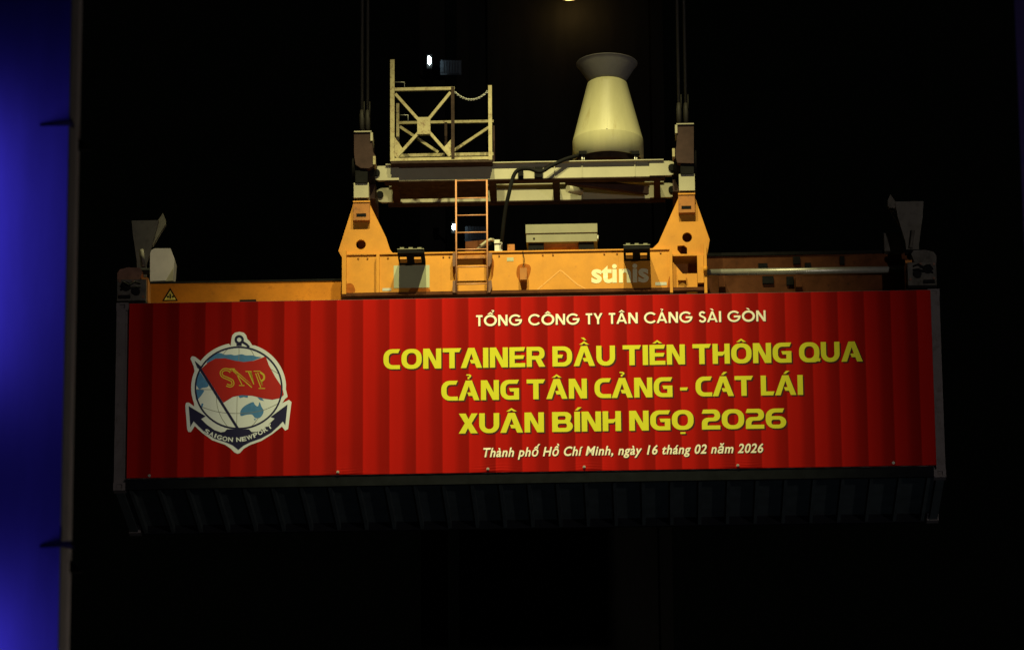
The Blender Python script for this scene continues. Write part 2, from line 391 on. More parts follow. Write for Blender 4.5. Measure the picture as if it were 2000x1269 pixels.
# ---- lettering drawn as outlines -------------------------------------------------
def arc(cx, cy, rx, ry, a0, a1, n=6): return [(cx+rx*math.cos(math.radians(a0+(a1-a0)*k/n)), cy+ry*math.sin(math.radians(a0+(a1-a0)*k/n))) for k in range(n+1)]
def rr(x0, y0, x1, y1, rx, ry=None):
    ry = ry or rx
    return arc(x1-rx, y1-ry, rx, ry, 90, 0)+arc(x1-rx, y0+ry, rx, ry, 0, -90)+arc(x0+rx, y0+ry, rx, ry, -90, -180)+arc(x0+rx, y1-ry, rx, ry, 180, 90)
cdn = lambda w: [rr(0, 0, w, 1, .44, .42), rr(.265, .2, w-.265, .8, .22, .24)]
BIG = {
 'O': (1.03, cdn(1.03)), '0': (1.06, cdn(1.06)),
 'Q': (1.03, [arc(.59, .58, .44, .42, 90, 0)+[(1.03, .42), (1.0, .2), (1.08, .17), (1.04, .02), (.95, .05), (.8, 0)]+arc(.44, .42, .44, .42, -90, -180)+arc(.44, .58, .44, .42, 180, 90), rr(.265, .2, .765, .8, .22, .24)]),
 'C': (.84, [[(.84, 1)]+arc(.42, .58, .42, .42, 90, 180)+arc(.42, .42, .42, .42, 180, 270)+[(.84, 0), (.84, .2)]+arc(.48, .40, .21, .2, 270, 180)+arc(.48, .60, .21, .2, 180, 90)+[(.75, .8)]]),
 'G': (.95, [[(.95, 1)]+arc(.42, .58, .42, .42, 90, 180)+arc(.42, .42, .42, .42, 180, 270)+[(.95, 0), (.95, .58), (.44, .58), (.5, .41), (.69, .41), (.69, .2)]+arc(.48, .40, .21, .2, 270, 180)+arc(.48, .60, .21, .2, 180, 90)+[(.86, .8)]]),
 'N': (.92, [[(0, 0), (.265, 0), (.265, .63), (.60, 0), (.92, 0), (.92, 1), (.655, 1), (.655, .37), (.32, 1), (0, 1)]]),
 'T': (.94, [[(0, 1), (.94, 1), (.84, .8), (.605, .8), (.605, 0), (.335, 0), (.335, .8), (.0, .8)]]),
 'A': (1.08, [[(0, 0), (.38, 1), (.70, 1), (1.08, 0), (.80, 0), (.715, .22), (.53, .22), (.46, .40), (.645, .40), (.54, .72), (.28, 0)]]),
 'I': (.27, [[(0, 0), (.27, 0), (.27, 1), (0, 1)]]),
 'E': (.80, [[(0, 0), (.80, 0), (.80, .2), (.265, .2), (.265, .41), (.70, .41), (.76, .59), (.265, .59), (.265, .8), (.73, .8), (.80, 1), (0, 1)]]),
 'R': (.92, [[(0, 0), (0, 1)]+arc(.60, .70, .31, .30, 90, 0)+arc(.66, .62, .25, .24, 0, -75)+[(.94, 0), (.63, 0), (.45, .36), (.265, .36), (.265, 0)], [(.265, .55)]+arc(.56, .675, .1, .125, -90, 90, 8)+[(.265, .8)]]),
 'Đ': (1.0, [[(0, 0), (0, 1)]+arc(.56, .58, .44, .42, 90, 0)+arc(.56, .42, .44, .42, 0, -90), [(.265, .2), (.265, .42), (.48, .42), (.54, .59), (.265, .59), (.265, .8)]+arc(.52, .6, .22, .2, 90, 0)+arc(.52, .4, .22, .2, 0, -90)]),
 'U': (.95, [[(0, 1)]+arc(.42, .42, .42, .42, 180, 270)+arc(.53, .42, .42, .42, 270, 360)+[(.95, 1), (.685, 1)]+arc(.48, .40, .205, .2, 0, -90)+arc(.47, .40, .205, .2, -90, -180)+[(.265, 1)]]),
 'H': (.87, [[(0, 0), (0, 1), (.265, 1), (.265, .60), (.56, .60), (.605, .68), (.605, 1), (.87, 1), (.87, 0), (.605, 0), (.605, .50), (.50, .40), (.265, .40), (.265, 0)]]),
 'L': (.69, [[(0, 0), (.62, 0), (.69, .2), (.265, .2), (.265, 1), (0, 1)]]),
 'X': (.90, [[(0, 0), (.29, .51), (.01, 1), (.33, 1), (.47, .71), (.61, 1), (.90, 1), (.61, .5), (.90, 0), (.57, 0), (.44, .27), (.31, 0)]]),
 'B': (.98, [[(0, 0), (0, 1)]+arc(.62, .75, .29, .25, 90, -15)+arc(.66, .28, .32, .28, 55, -90, 8), rr(.265, .60, .64, .80, .08, .08), rr(.265, .2, .70, .42, .08, .09)]),
 '2': (.87, [[(.0, .8), (.07, 1)]+arc(.60, .70, .27, .30, 90, 0)+arc(.60, .66, .27, .25, 0, -90)+arc(.38, .28, .115, .13, 90, 180)+[(.265, .2), (.87, .2), (.87, 0), (0, 0)]+arc(.28, .32, .28, .27, 180, 90)+arc(.52, .695, .09, .105, -90, 90)]),
 '6': (.97, [[(.88, 1)]+arc(.42, .58, .42, .42, 90, 180)+arc(.42, .42, .42, .42, 180, 270)+arc(.62, .31, .35, .31, 270, 450, 10)+[(.28, .62)]+arc(.47, .64, .19, .16, 180, 90)+[(.80, .8)], rr(.265, .19, .71, .44, .10, .11)]),
 '-': (.40, [[(0, .32), (.34, .32), (.40, .47), (0, .47)]]),
 ' ': (.24, []),
}
def chevron(cx, y, w, h, t): return [(cx-w, y), (cx, y+h), (cx+w, y), (cx+w-t*1.5, y), (cx, y+h-t), (cx-w+t*1.5, y)]
def grave(cx, y, k=1): return [(cx-.16*k, y+.13*k), (cx+.0*k, y+.13*k), (cx+.12*k, y), (cx+.01*k, y)]
def acute(cx, y, k=1): return [(cx-.10*k, y), (cx+.04*k, y+.15*k), (cx+.22*k, y+.15*k), (cx+.03*k, y)]
def hook(cx, y, k=1): return [(cx-.12*k, y+.24*k), (cx+.05*k, y+.24*k), (cx+.13*k, y+.19*k), (cx+.11*k, y+.10*k), (cx+.03*k, y+.06*k), (cx+.03*k, y), (cx-.06*k, y), (cx-.06*k, y+.09*k), (cx+.03*k, y+.125*k), (cx+.03*k, y+.17*k), (cx-.12*k, y+.18*k)]
def dotb(cx): return [(cx-.12, -.2), (cx+.12, -.2), (cx+.12, -.11), (cx-.12, -.11)]
DIA = {'Ầ': ('A', 'cg'), 'Ê': ('E', 'c'), 'Ô': ('O', 'c'), 'Ả': ('A', 'h'), 'Â': ('A', 'c'), 'Á': ('A', 'a'), 'Í': ('I', 'a'), 'Ọ': ('O', 'd'), 'Ổ': ('O', 'ch'), 'À': ('A', 'g'), 'Ò': ('O', 'g')}
# rounder, lighter capitals for the top line
def ring(w, t, h=1.04): return [circle(w/2, .5, w/2, 36, h/2), circle(w/2, .5, w/2-t, 36, h/2-t*.95)]
def stroke(path, hw):
    P = [Vector(p) for p in path]; A = []; B = []
    for i, p in enumerate(P):
        d = (P[min(i+1, len(P)-1)]-P[max(i-1, 0)]).normalized(); n = Vector((-d.y, d.x))
        A.append(tuple(p+n*hw)); B.append(tuple(p-n*hw))
    return A+B[::-1]
T_ = .195
S_path = arc(.33, .74, .215, .195, 25, 90, 5)+arc(.33, .74, .225, .195, 105, 250, 8)+arc(.33, .275, .245, .215, 70, -90, 9)+arc(.33, .275, .25, .215, -105, -165, 4)
LIGHT = {
 'T': (.58, [[(0, 1), (.58, 1), (.58, .83), (.38, .83), (.38, 0), (.20, 0), (.20, .83), (0, .83)]]),
 'O': (1.17, ring(1.17, T_)),
 'N': (.84, [[(0, 0), (.18, 0), (.18, .68), (.64, 0), (.84, 0), (.84, 1), (.66, 1), (.66, .32), (.20, 1), (0, 1)]]),
 'C': (1.06, [arc(.585, .5, .585, .52, 38, 322, 28)+arc(.585, .5, .41, .355, 322, 38, 24)]),
 'G': (1.18, [arc(.59, .5, .59, .52, 40, 360, 30)+[(1.18, .57), (.58, .57), (.58, .40), (.965, .40)]+arc(.59, .5, .415, .355, -22, -320, 24)]),
 'Y': (.80, [[(.31, 0), (.49, 0), (.49, .42), (.80, 1), (.60, 1), (.40, .60), (.20, 1), (0, 1), (.31, .42)]]),
 'A': (.96, [[(0, 0), (.40, 1), (.56, 1), (.96, 0), (.77, 0), (.695, .2), (.265, .2), (.19, 0)], [(.32, .35), (.64, .35), (.48, .76)]]),
 'S': (.62, [stroke(S_path, .085)]),
 'I': (.19, [[(0, 0), (.19, 0), (.19, 1), (0, 1)]]),
 ' ': (.33, []),
}
def letters(text, font, gap):
    """-> outlines with cap height 1, first letter starting at 0, and the total width"""
    x = 0; words = [[]]; kern = {'TA': -.10, 'TÂ': -.02, 'CA': -.02, 'CẢ': -.05, 'CÁ': -.05, 'ÁT': -.03, 'AI': -.02, 'LÁ': -.05, 'UÂ': -.03}
    end = 0; prev = ''
    for ch in text:
        base, marks = DIA.get(ch, (ch, ''))
        w, lp = font[base]
        if ch == ' ': words.append([])
        out = words[-1]
        x += kern.get(prev+ch, 0)
        for l in lp: out.append([(x+a, b_) for a, b_ in l])
        cx = x+w/2; y = 1.07; big = font is BIG; k = 1 if big else .95
        for mk in marks:
            if mk == 'c': out.append([(a, b_) for a, b_ in chevron(cx, y, .25 if big else .28, .17 if big else .2, .10 if big else .13)]); y += .22
            if mk == 'g': out.append(grave(cx, y, k*(1 if big else 1.35)))
            if mk == 'a': out.append(acute(cx, y, k))
            if mk == 'h': out.append(hook(cx+(.0 if y < 1.1 else .22), y if y < 1.1 else y-.07, k))
            if mk == 'd': out.append(dotb(cx))
        end = x+w; x += w+gap; prev = ch
    return words, end
def line(name, text, font, gap, pl, pr, base_l, base_r, cap, m):
    x0, za = U(pl, base_l, BY); x1, zb2 = U(pr, base_r, BY); z0 = (za+zb2)/2
    lp, w = letters(text, font, gap)
    sx = (x1-x0)/w; sz = abs(uz((pl+pr)/2, 700-cap, BY)-uz((pl+pr)/2, 700, BY))
    sh = sz*.07
    for word in lp:
        loops = [[(x0+a*sx, z0+b_*sz) for a, b_ in l] for l in word]
        o = printed(name, fill(loops), m, .0035, ban)
        k = printed("drop_shadow", fill([[(a+sh, b_-sh) for a, b_ in l] for l in loops]), TXT_S, .0018, ban)
        k.parent = o; k.location = (0, 0, 0)
line("heading_lettering", "TỔNG CÔNG TY TÂN CẢNG SÀI GÒN", LIGHT, .12, 930, 1495.5, 638, 626.2, 21.3, TXT_W)
line("slogan_lettering", "CONTAINER ĐẦU TIÊN THÔNG QUA", BIG, .075, 749, 1685, 722.3, 704.5, 39, TXT_Y)
line("slogan_lettering", "CẢNG TÂN CẢNG - CÁT LÁI", BIG, .075, 862, 1568.6, 783.6, 769.6, 38.5, TXT_Y)
line("slogan_lettering", "XUÂN BÍNH NGỌ 2026", BIG, .075, 896, 1536, 847.3, 835, 38.5, TXT_Y)

def text_mesh(body, size=1.0, bold=0.0, shear=0.0, spacing=1.0):
    cu = bpy.data.curves.new("glyphs", 'FONT'); cu.body = body; cu.size = size; cu.offset = bold; cu.shear = shear
    cu.space_character = spacing; cu.fill_mode = 'FRONT'; cu.resolution_u = 4
    o = bpy.data.objects.new("glyphs", cu); S.collection.objects.link(o)
    dg = bpy.context.evaluated_depsgraph_get(); me = bpy.data.meshes.new_from_object(o.evaluated_get(dg))
    bpy.data.objects.remove(o); bpy.data.curves.remove(cu)
    return me
def fit(me, x0, x1, z0, sz):
    xs_ = [v.co.x for v in me.vertices]; a, c = min(xs_), max(xs_); k = (x1-x0)/(c-a)
    for v in me.vertices: v.co = (x0+(v.co.x-a)*k, z0+v.co.y*sz, 0)
    return me
x0, za = U(944, 892.5, BY); x1, zb2 = U(1491, 882.6, BY); zd = (za+zb2)/2
capz = abs(uz(1200, 880, BY)-uz(1200, 861.8, BY))/.727
DATE = "Thành phố Hồ Chí Minh, ngày 16 tháng 02 năm 2026"
full = text_mesh(DATE, 1, .020, .24, 1.09); xs_ = [v.co.x for v in full.vertices]; xa_, xb_ = min(xs_), max(xs_); kx = (x1-x0)/(xb_-xa_)
start = 0
for wd_ in DATE.split(' '):
    lead = text_mesh(DATE[:start]+'|', 1, .020, .24, 1.09); w_lead = max(v.co.x for v in lead.vertices)
    bar_ = text_mesh('|', 1, .020, .24, 1.09); w_bar = max(v.co.x for v in bar_.vertices)
    off = w_lead-w_bar
    for nm, mm, lift, dd in (("date_lettering", TXT_W, .0035, 0), ("drop_shadow", TXT_S, .0018, .012)):
        me = text_mesh(wd_, 1, .020, .24, 1.09)
        for v in me.vertices: v.co = (x0+dd+(v.co.x+off-xa_)*kx, zd-dd+v.co.y*capz, 0)
        k = printed(nm, me, mm, lift, ban)
        if dd: k.parent = dl; k.location = (0, 0, 0)
        else: dl = k
    start += len(wd_)+1

# ---- round emblem -------------------------------------------------------------------
def Ep(X, Y): return U(340+X/4.7, 630+Y/4.7, BY)
def Em(loops): return fill([[Ep(*p) for p in lp] for lp in loops])
base = ([(520, 212), (527, 150), (535, 115), (560, 92), (600, 84), (640, 92), (662, 115), (672, 150), (695, 172), (718, 208)]
        + el(436, 414, -70, -4) + [(1026, 610), (1043, 680), (1018, 700), (992, 738), (1055, 708), (1078, 728), (1047, 975), (1020, 990), (990, 952), (900, 1022), (800, 1085), (700, 1120), (640, 1155), (605, 1195), (582, 1202), (555, 1190), (520, 1155), (470, 1120), (350, 1078), (260, 1012), (190, 947), (155, 1002), (130, 1002), (120, 975), (103, 762), (110, 735), (135, 732), (185, 768)]
        + el(436, 414, 160, 202, 8) + [(180, 400), (150, 330), (163, 308), (192, 312), (248, 355)] + el(436, 414, 217, 258, 8))
emb = printed("emblem", Em([base]), EM_W, .0025, ban)
def em(name, loops, m, lift):
    o = printed(name, Em(loops), m, lift, ban); o.parent = emb; o.location = (0, 0, 0); return o
em("globe_ring", [circle(593, 598, 404, 60, 381), circle(593, 598, 389, 60, 366)], EM_N, .0060)
em("anchor_eye", [circle(598, 157, 43, 24), circle(598, 157, 20, 20)], EM_N, .0042)
em("anchor_shank", [[(572, 196), (622, 196), (622, 214), (572, 214)], stroke([(632, 180), (665, 200), (690, 226)], 11)], EM_N, .0042)
lands = [sm([(300, 372), (345, 315), (400, 282), (430, 280), (470, 294), (520, 292), (560, 300), (620, 290), (660, 300), (720, 300), (760, 312), (800, 318), (760, 335), (720, 350), (640, 360), (500, 370), (380, 380)]),
         sm([(203, 560), (214, 500), (236, 455), (270, 500), (316, 570), (300, 592), (262, 598), (235, 610), (215, 590)]),
         sm([(196, 618), (240, 615), (276, 622), (262, 650), (235, 685), (205, 712), (198, 670)]),
         [(255, 738), (270, 745), (252, 800), (240, 782)],
         sm([(610, 810), (640, 770), (690, 740), (728, 728), (742, 752), (770, 768), (785, 728), (803, 772), (822, 805), (812, 845), (780, 876), (742, 872), (715, 842), (660, 845), (612, 856)], 3),
         [(765, 686), (800, 682), (826, 718), (790, 710)], [(578, 660), (680, 664), (676, 690), (640, 682), (605, 692)], [(732, 880), (752, 884), (742, 900)]]
for ld in lands: em("land_mass", [ld], EM_B, .0034)
grat = [sm([(595, 234), (596, 300), (580, 660), (575, 960)], 5, False), sm([(240, 768), (400, 818), (595, 832), (800, 808), (955, 742)], 5, False), [(212, 612), (370, 615)],
        sm([(385, 655), (400, 780), (440, 880), (500, 965)], 5, False), sm([(775, 870), (735, 925), (690, 968)], 4, False), sm([(500, 238), (470, 265), (448, 295)], 3, False), sm([(690, 236), (715, 265), (738, 310)], 3, False), [(885, 425), (960, 468)]]
for gline in grat: em("graticule_line", [stroke(gline, 2.2)], EM_L, .0040)
em("flag_pole", [stroke([(226, 402), (590, 978)], 11), [(192, 352), (246, 402), (236, 420), (212, 408)]][:1], EM_N, .0068)
em("pole_tip", [[(190, 350), (248, 402), (240, 432), (212, 410)]], EM_N, .0074)
flag = [(252, 422), (310, 368), (380, 330), (470, 327), (560, 350), (640, 361), (730, 350), (800, 325), (842, 310), (870, 390), (930, 500), (992, 592), (1008, 660), (980, 690), (900, 706), (820, 695), (720, 670), (620, 664), (540, 680), (452, 735)]
em("flag", [flag], EM_R, .0052)
def dbl(path, gap=11, hw=4.5):
    P = [Vector(p) for p in path]; res = []
    for sgn in (-1, 1):
        q = []
        for i, p in enumerate(P):
            d = (P[min(i+1, len(P)-1)]-P[max(i-1, 0)]).normalized(); q.append(tuple(p+Vector((-d.y, d.x))*gap*sgn))
        res.append(stroke(q, hw))
    return res
em("flag_lettering", dbl(sm([(522, 452), (495, 432), (452, 434), (432, 462), (446, 492), (490, 512), (532, 534), (540, 566), (516, 582), (482, 572)], 3, False), 9)
   + [stroke([(508, 424), (558, 424)], 4)] + dbl([(545, 430), (722, 586)], 12) + [stroke([(572, 462), (622, 568)], 4.5), stroke([(596, 577), (646, 577)], 4), stroke([(682, 452), (732, 566)], 4.5), stroke([(655, 448), (712, 448)], 4)]
   + dbl([(758, 462), (806, 592)], 10) + [stroke([(776, 604), (836, 604)], 4), stroke([(730, 446), (792, 446)], 4)] + [stroke(sm([(790, 456), (822, 480), (826, 514), (806, 534), (792, 532)], 3, False), 9)], EM_G, .0060)
ribbon = [(135, 766), (290, 858), (248, 884), (300, 935), (370, 985), (430, 1006), (465, 1000), (487, 978), (688, 978), (712, 1003), (760, 1002), (850, 952), (925, 878), (888, 864), (1042, 750), (1022, 940), (1000, 904), (960, 946), (890, 1010), (800, 1060), (700, 1095), (640, 1125), (590, 1166), (540, 1125), (480, 1097), (370, 1062), (280, 1002), (225, 950), (180, 904), (150, 957)]
em("ribbon", [ribbon], EM_N, .0068)
bl = sm([(268, 1002), (350, 1046), (440, 1078), (530, 1092), (640, 1086), (740, 1054), (830, 1008), (912, 955)], 8, False)
lens = [0]
for p, q in zip(bl, bl[1:]): lens.append(lens[-1]+math.dist(p, q))
def along(s_):
    for i in range(len(bl)-1):
        if lens[i+1] >= s_:
            t = (s_-lens[i])/(lens[i+1]-lens[i]); p, q = bl[i], bl[i+1]
            return (p[0]+(q[0]-p[0])*t, p[1]+(q[1]-p[1])*t), math.atan2(q[1]-p[1], q[0]-p[0])
    return bl[-1], math.atan2(bl[-1][1]-bl[-2][1], bl[-1][0]-bl[-2][0])
WTXT = "SAIGON NEWPORT"; adv = {'I': .55, ' ': .5, 'W': 1.3, 'O': 1.1, 'G': 1.08, 'N': 1.05}
tot = sum(adv.get(c, 1) for c in WTXT); pos = 4; MT = None; bmj = None
for c in WTXT+' ':
    a = adv.get(c, 1)/tot*(lens[-1]-8)
    if c != ' ':
        me = text_mesh(c, 1, .035)
        xs_ = [v.co.x for v in me.vertices]; lo, hi = min(xs_), max(xs_); (ox, oy), ang = along(pos+a/2); kk = (a*(.86 if c != 'I' else .52))/(hi-lo)
        for v in me.vertices:
            X = (v.co.x-(lo+hi)/2)*kk; Yv = -v.co.y*40/.727
            PX, PY = ox+X*math.cos(ang)-Yv*math.sin(ang), oy+X*math.sin(ang)+Yv*math.cos(ang)
            ex, ez = Ep(PX, PY); v.co = (ex, ez, 0)
        bmj = bmj or bmesh.new(); bmj.from_mesh(me)
    elif bmj:
        me = bpy.data.meshes.new("ribbon_lettering"); bmj.to_mesh(me); bmj.free(); bmj = None
        o = printed("ribbon_lettering", me, EM_W, .0082, ban); o.parent = emb; o.location = (0, 0, 0)
    pos += a
# eyelets that hold the lower hem
for px, py in ((292, 929), (660, 922), (953, 916), (1141, 912), (1441, 909), (1745, 904)):
    x, z = U(px, py, BY)
    b = MB().tube([(x, BY-.006, z), (x, BY-.02, z)], .022, 10); b.tube([(x, BY-.02, z), (x, BY-.03, z)], .012, 8)
    b.build("eyelet", ZINC, ban)

# ================================================================== spreader
spr = thing("container_spreader", (0, 1.22, ROOF), "orange spreader with two pointed towers and telescopic arms, locked onto the container roof", "spreader")
FY = 0.50                                                     # front plate of the main frame
zt, zf = uz(1030, 493, FY), uz(1030, 571, FY)
fx0, fx1 = ux(676, 530, FY), ux(1309, 530, FY)
b = MB().box(fx0, fx1, FY, FY+.03, zf, zt)
b.box(fx0, ux(1375, 530, FY), FY+1.41, FY+1.44, zf, zt)
b.build("main_frame", ORANGE, spr)
MB().box(fx0, fx1, FY-.025, FY+1.46, zt, zt+.022).build("top_flange", ORANGE, spr)
MB().box(ux(668, 560, FY), ux(1383, 560, FY), FY-.12, FY+1.5, zf-.05, zf).build("bottom_flange", DARK_BROWN, spr)  # shade of the underside put into the dark brown colour
MB().pbox(668, 488, 676, 574, FY-.13, FY+.05).build("end_flange", ORANGE, spr)
b = MB().pbox(735, 496, 741, 571, FY-.10, FY); b.build("stiffener", ORANGE, spr)
b = MB().pbox(1308, 488, 1313.5, 571, FY-.13, FY+.05); b.build("stiffener", ORANGE, spr)
MB().pbox(1375, 474, 1380.5, 572, FY-.13, FY+.05).build("end_flange", ORANGE, spr)
# pointed towers
Lt = [(690, 398), (722, 398), (754, 463.6), (761.6, 487), (766, 493), (777, 497), (777, 500), (668, 503), (661, 490), (687, 408)]
Rt = [(1327, 382), (1356, 382), (1386, 468), (1381, 500), (1313, 500), (1304, 490), (1269, 488), (1276, 484), (1286, 474)]
for pts, hc, extra in ((Lt, (705, 477.5), []), (Rt, (1342, 463.5), [[(1323, 480), (1336, 479), (1342, 484), (1342, 496), (1329.5, 496), (1323, 488)]])):
    plate("tower_plate", [pts, circle(hc[0], hc[1], 9.6)]+extra, FY+.035, .045, ORANGE, spr)
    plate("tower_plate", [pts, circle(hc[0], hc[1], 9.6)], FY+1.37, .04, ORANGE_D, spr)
    xa, za = U(hc[0]-12, 400, FY+.1); xb, _ = U(hc[0]+12, 400, FY+.1)
    MB().box(xa, xb, FY+.09, FY+1.36, za-.35, za-.05).build("tower_crosshead", DARK_BROWN, spr)
# lock boxes hung on the tower tops
for x0, y0, x1, y1, in ((690, 393, 722, 430), (1325, 378, 1357, 415)):
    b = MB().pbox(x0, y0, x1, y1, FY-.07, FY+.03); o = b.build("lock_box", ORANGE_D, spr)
    m_ = MB().pbox(x0-.5, y0-1, x1+.5, y0+2, FY-.085, FY+.02).build("box_lid", ORANGE, spr); m_.parent = o; m_.location = (0, 0, 0)
    m_ = MB().pbox(x0+6, y1-13, x1-7, y1-7, FY-.075, FY-.07).build("box_window", BLACK, spr); m_.parent = o; m_.location = (0, 0, 0)
# open cell at the right end of the frame
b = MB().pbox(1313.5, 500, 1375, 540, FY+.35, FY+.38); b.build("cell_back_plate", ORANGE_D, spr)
plate("cell_side_plate", [[(1313.5, 511), (1333, 534), (1341, 536), (1341, 571), (1313.5, 571)], circle(1333, 559, 8)], FY+.02, .03, ORANGE, spr)
MB().pbox(1341, 534, 1362, 571, FY-.04, FY+.02).build("cell_bracket", ORANGE, spr)
MB().pbox(1362, 498, 1374.5, 552, FY-.09, FY+.0).build("cell_post", ORANGE, spr)
MB().pbox(1324, 534.5, 1339.5, 547, FY-.10, FY+.0).build("cell_bracket", ORANGE, spr)
MB().pbox(1313.5, 496, 1375, 499.5, FY-.02, FY+.35).build("cell_roof", ORANGE, spr)
b = MB().tube([(*[ux(1374, 533, FY-.16)], FY-.16, uz(1374, 533, FY)), (ux(1381, 533, FY), FY-.16, uz(1381, 533, FY))], .05, 12)
b.build("hinge_pin", ORANGE, spr)
# front face fittings
def ff(name, x0, y0, x1, y1, m, d0=.0, d1=-.005):
    return MB().pbox(x0, y0, x1, y1, FY+d1, FY+d0-.0005).build(name, m, spr)
ff("pale_sign", 769, 518, 839, 562, STICK)
ff("small_plate", 747, 562.5, 764, 568, ZINC); ff("small_plate", 1280, 551, 1302, 557, ZINC); ff("small_plate", 990, 503, 1003, 510, STICK)
o = MB().pbox(1015.5, 523, 1029, 546, FY-.15, FY).build("hook_bracket", ORANGE_D, spr)
k = MB().tube([(ux(1021, 500, FY-.03), FY-.03, uz(1021, 492, FY)), (ux(1024, 510, FY-.05), FY-.05, uz(1024, 508, FY)), (ux(1022, 523, FY-.05), FY-.06, uz(1022, 524, FY))], .006, 6).build("wire", BLACK, spr)
st = [[(1046, 566), (1094, 525.5), (1100, 529), (1128, 553), (1150, 566), (1147, 566), (1126, 555), (1098, 530.5), (1094, 528), (1050, 566)]]
o = plate("faded_trace", [[(x_, y_+1) for x_, y_ in st[0]]], FY-.003, .002, TRACE, spr)
STAIN = mat("rust_stain", (0.30, 0.085, 0.008), .7, dirt=.5, dirtcol=(0.14, 0.04, 0.006), scale=14, vary=.25, spec=.1)
for pts in ([(1009, 528), (1012, 519), (1021, 515), (1033, 517), (1037, 525), (1033, 540), (1028, 549), (1030, 560), (1025, 570), (1020, 570), (1017, 558), (1013, 546), (1009, 538)],
            [(676, 556), (684, 553), (691, 558), (693, 570), (676, 571)], [(884, 505), (888, 500), (889, 534), (887, 548), (884, 530)], [(960, 505), (965, 512), (963, 535), (960, 545)],
            [(1306, 545), (1308, 540), (1308, 570), (1303, 570), (1304, 556)], [(803, 562), (812, 560), (835, 562), (838, 570), (800, 571)]):
    plate("rust_stain", [sm(pts, 3)], FY-.002, .0012, STAIN, spr)
# maker's lettering
me = text_mesh("stinis", 1, .032); x0 = ux(1155, 535, FY); x1 = ux(1267, 535, FY)
me = fit(me, x0, x1, uz(1210, 550.5, FY), abs(uz(1210, 511, FY)-uz(1210, 550.5, FY))/.76)
for v in me.vertices: v.co = (v.co.x, FY-.004, v.co.y)
me.materials.clear(); me.materials.append(STICKW)
o = link("maker_lettering", me, None, (0, 0, 0)); o.parent = spr; o.location = -world_loc(spr)
for px in (700, 718, 758, 866, 878, 975, 1060, 1080, 1180, 1205, 1290):
    for py in (498.5,):
        xa, za = U(px, py+(1030-px)*.019, FY); MB().tube([(xa, FY-.018, za), (xa, FY-.0005, za)], .013, 6).build("bolt", ORANGE_D, spr)
for px in (862, 1060, 1208): MB().box(ux(px, 530, FY)-.006, ux(px, 530, FY)+.006, FY-.006, FY-.0005, zf+.002, zt-.03).build("weld_seam", ORANGE, spr)
# dark lamp brackets over the top edge
for cx, cy in ((802, 488), (1243.5, 480)):
    b = MB().pbox(cx-26, cy-1, cx+26, cy+6, FY-.55, FY+.05); b.pbox(cx-22, cy+6, cx+22, cy+12, FY-.40, FY+.04)
    o = b.build("lamp_bracket", BLACK, spr)
    b = MB().pbox(cx-26, cy-2.6, cx+26, cy-1.2, FY-.56, FY+.06)
    for k in (-17, 0, 17): b.pbox(cx+k-4, cy-5, cx+k+4, cy-2.6, FY-.5, FY-.3)
    k = b.build("cover_plate", GREYBOX, spr); k.parent = o; k.location = (0, 0, 0)
    for dx in (-14, 14):
        k = MB().pbox(cx+dx-7, cy+14, cx+dx+6, cy+18, FY-.57, FY-.40).build("lit_gap_tab", ORANGE, spr); k.parent = o; k.location = (0, 0, 0)  # added orange tab standing in for frame lit through the bracket gap
    b = MB().pbox(cx-9, cy+12, cx+9, cy+20, FY-.16, FY-.02); k = b.build("foot", ORANGE_D, spr); k.parent = o; k.location = (0, 0, 0)
# ladder
LY = FY-.16
lad = thing("ladder", (0, LY, 0), "", ""); del lad['label']; del lad['category']; lad.parent = spr; lad.location = Vector((0, LY, 0))-world_loc(spr)
for px in (891, 951.5):
    x = ux(px, 470, LY)
    MB().tube([(x, LY, uz(px, 572, LY)), (x, LY, uz(px, 351.5, LY))], .0135, 8).build("stile", LADM, lad)
for py in (353, 387, 420.5, 454, 487, 521, 554.5):
    zz = uz(921, py, LY)
    MB().tube([(ux(891, 470, LY), LY, zz), (ux(951.5, 470, LY), LY, zz)], .0105, 8).build("rung", LADM, lad)
for px in (888, 956):
    b = MB().pprism([(px-4, 494), (px+5, 494), (px+4, 512), (px+0, 520), (px-4, 520)], FY-.15, FY-.001); b.build("ladder_bracket", RUSTCAP, spr)
    b = MB().pprism([(px-4, 549), (px+4, 547), (px+5, 560), (px+1, 571), (px-4, 571)], FY-.15, FY-.001); b.build("ladder_bracket", RUSTCAP, spr)
ff("ladder_backing", 893, 499, 949, 505, ORANGE_D, 0, -.05)
# telescopic arms
TY = 0.80
b = MB().box(ux(292, 570, TY), ux(672, 562, TY), TY, TY+.30, uz(480, 600, TY), uz(480, 551.5, TY)); b.build("telescopic_arm", ARM_TINT, spr)
b = MB().box(ux(292, 570, TY), ux(672, 562, TY), TY-.02, TY+.32, uz(480, 551.5, TY), uz(480, 548, TY)); b.build("arm_cover_strip", BLACK, spr)
b = MB().pbox(468, 585, 500, 593, TY-.06, TY); b.build("arm_latch", BLACK, spr)
RY = 1.35
rx0, rx1 = ux(1378, 530, RY), ux(1775, 520, RY)
b = MB().box(rx0, rx1, RY, RY+.30, uz(1575, 572, RY), uz(1575, 498, RY)); b.build("telescopic_arm", DARK_BROWN, spr)
b = MB().box(rx0, rx1, RY-.03, RY+.33, uz(1575, 498, RY), uz(1575, 492, RY)); b.build("arm_cover_strip", BLACK, spr)
for px, py, w, h in ((1490, 518, 18, 8), (1556, 508, 14, 14), (1578, 517, 12, 8), (1645, 508, 9, 16), (1500, 546, 22, 14), (1543, 548, 14, 16)): MB().pbox(px-w/2, py-h/2, px+w/2, py+h/2, RY-.05, RY-.001).build("arm_fitting", BLACK, spr)
PY_ = 1.05
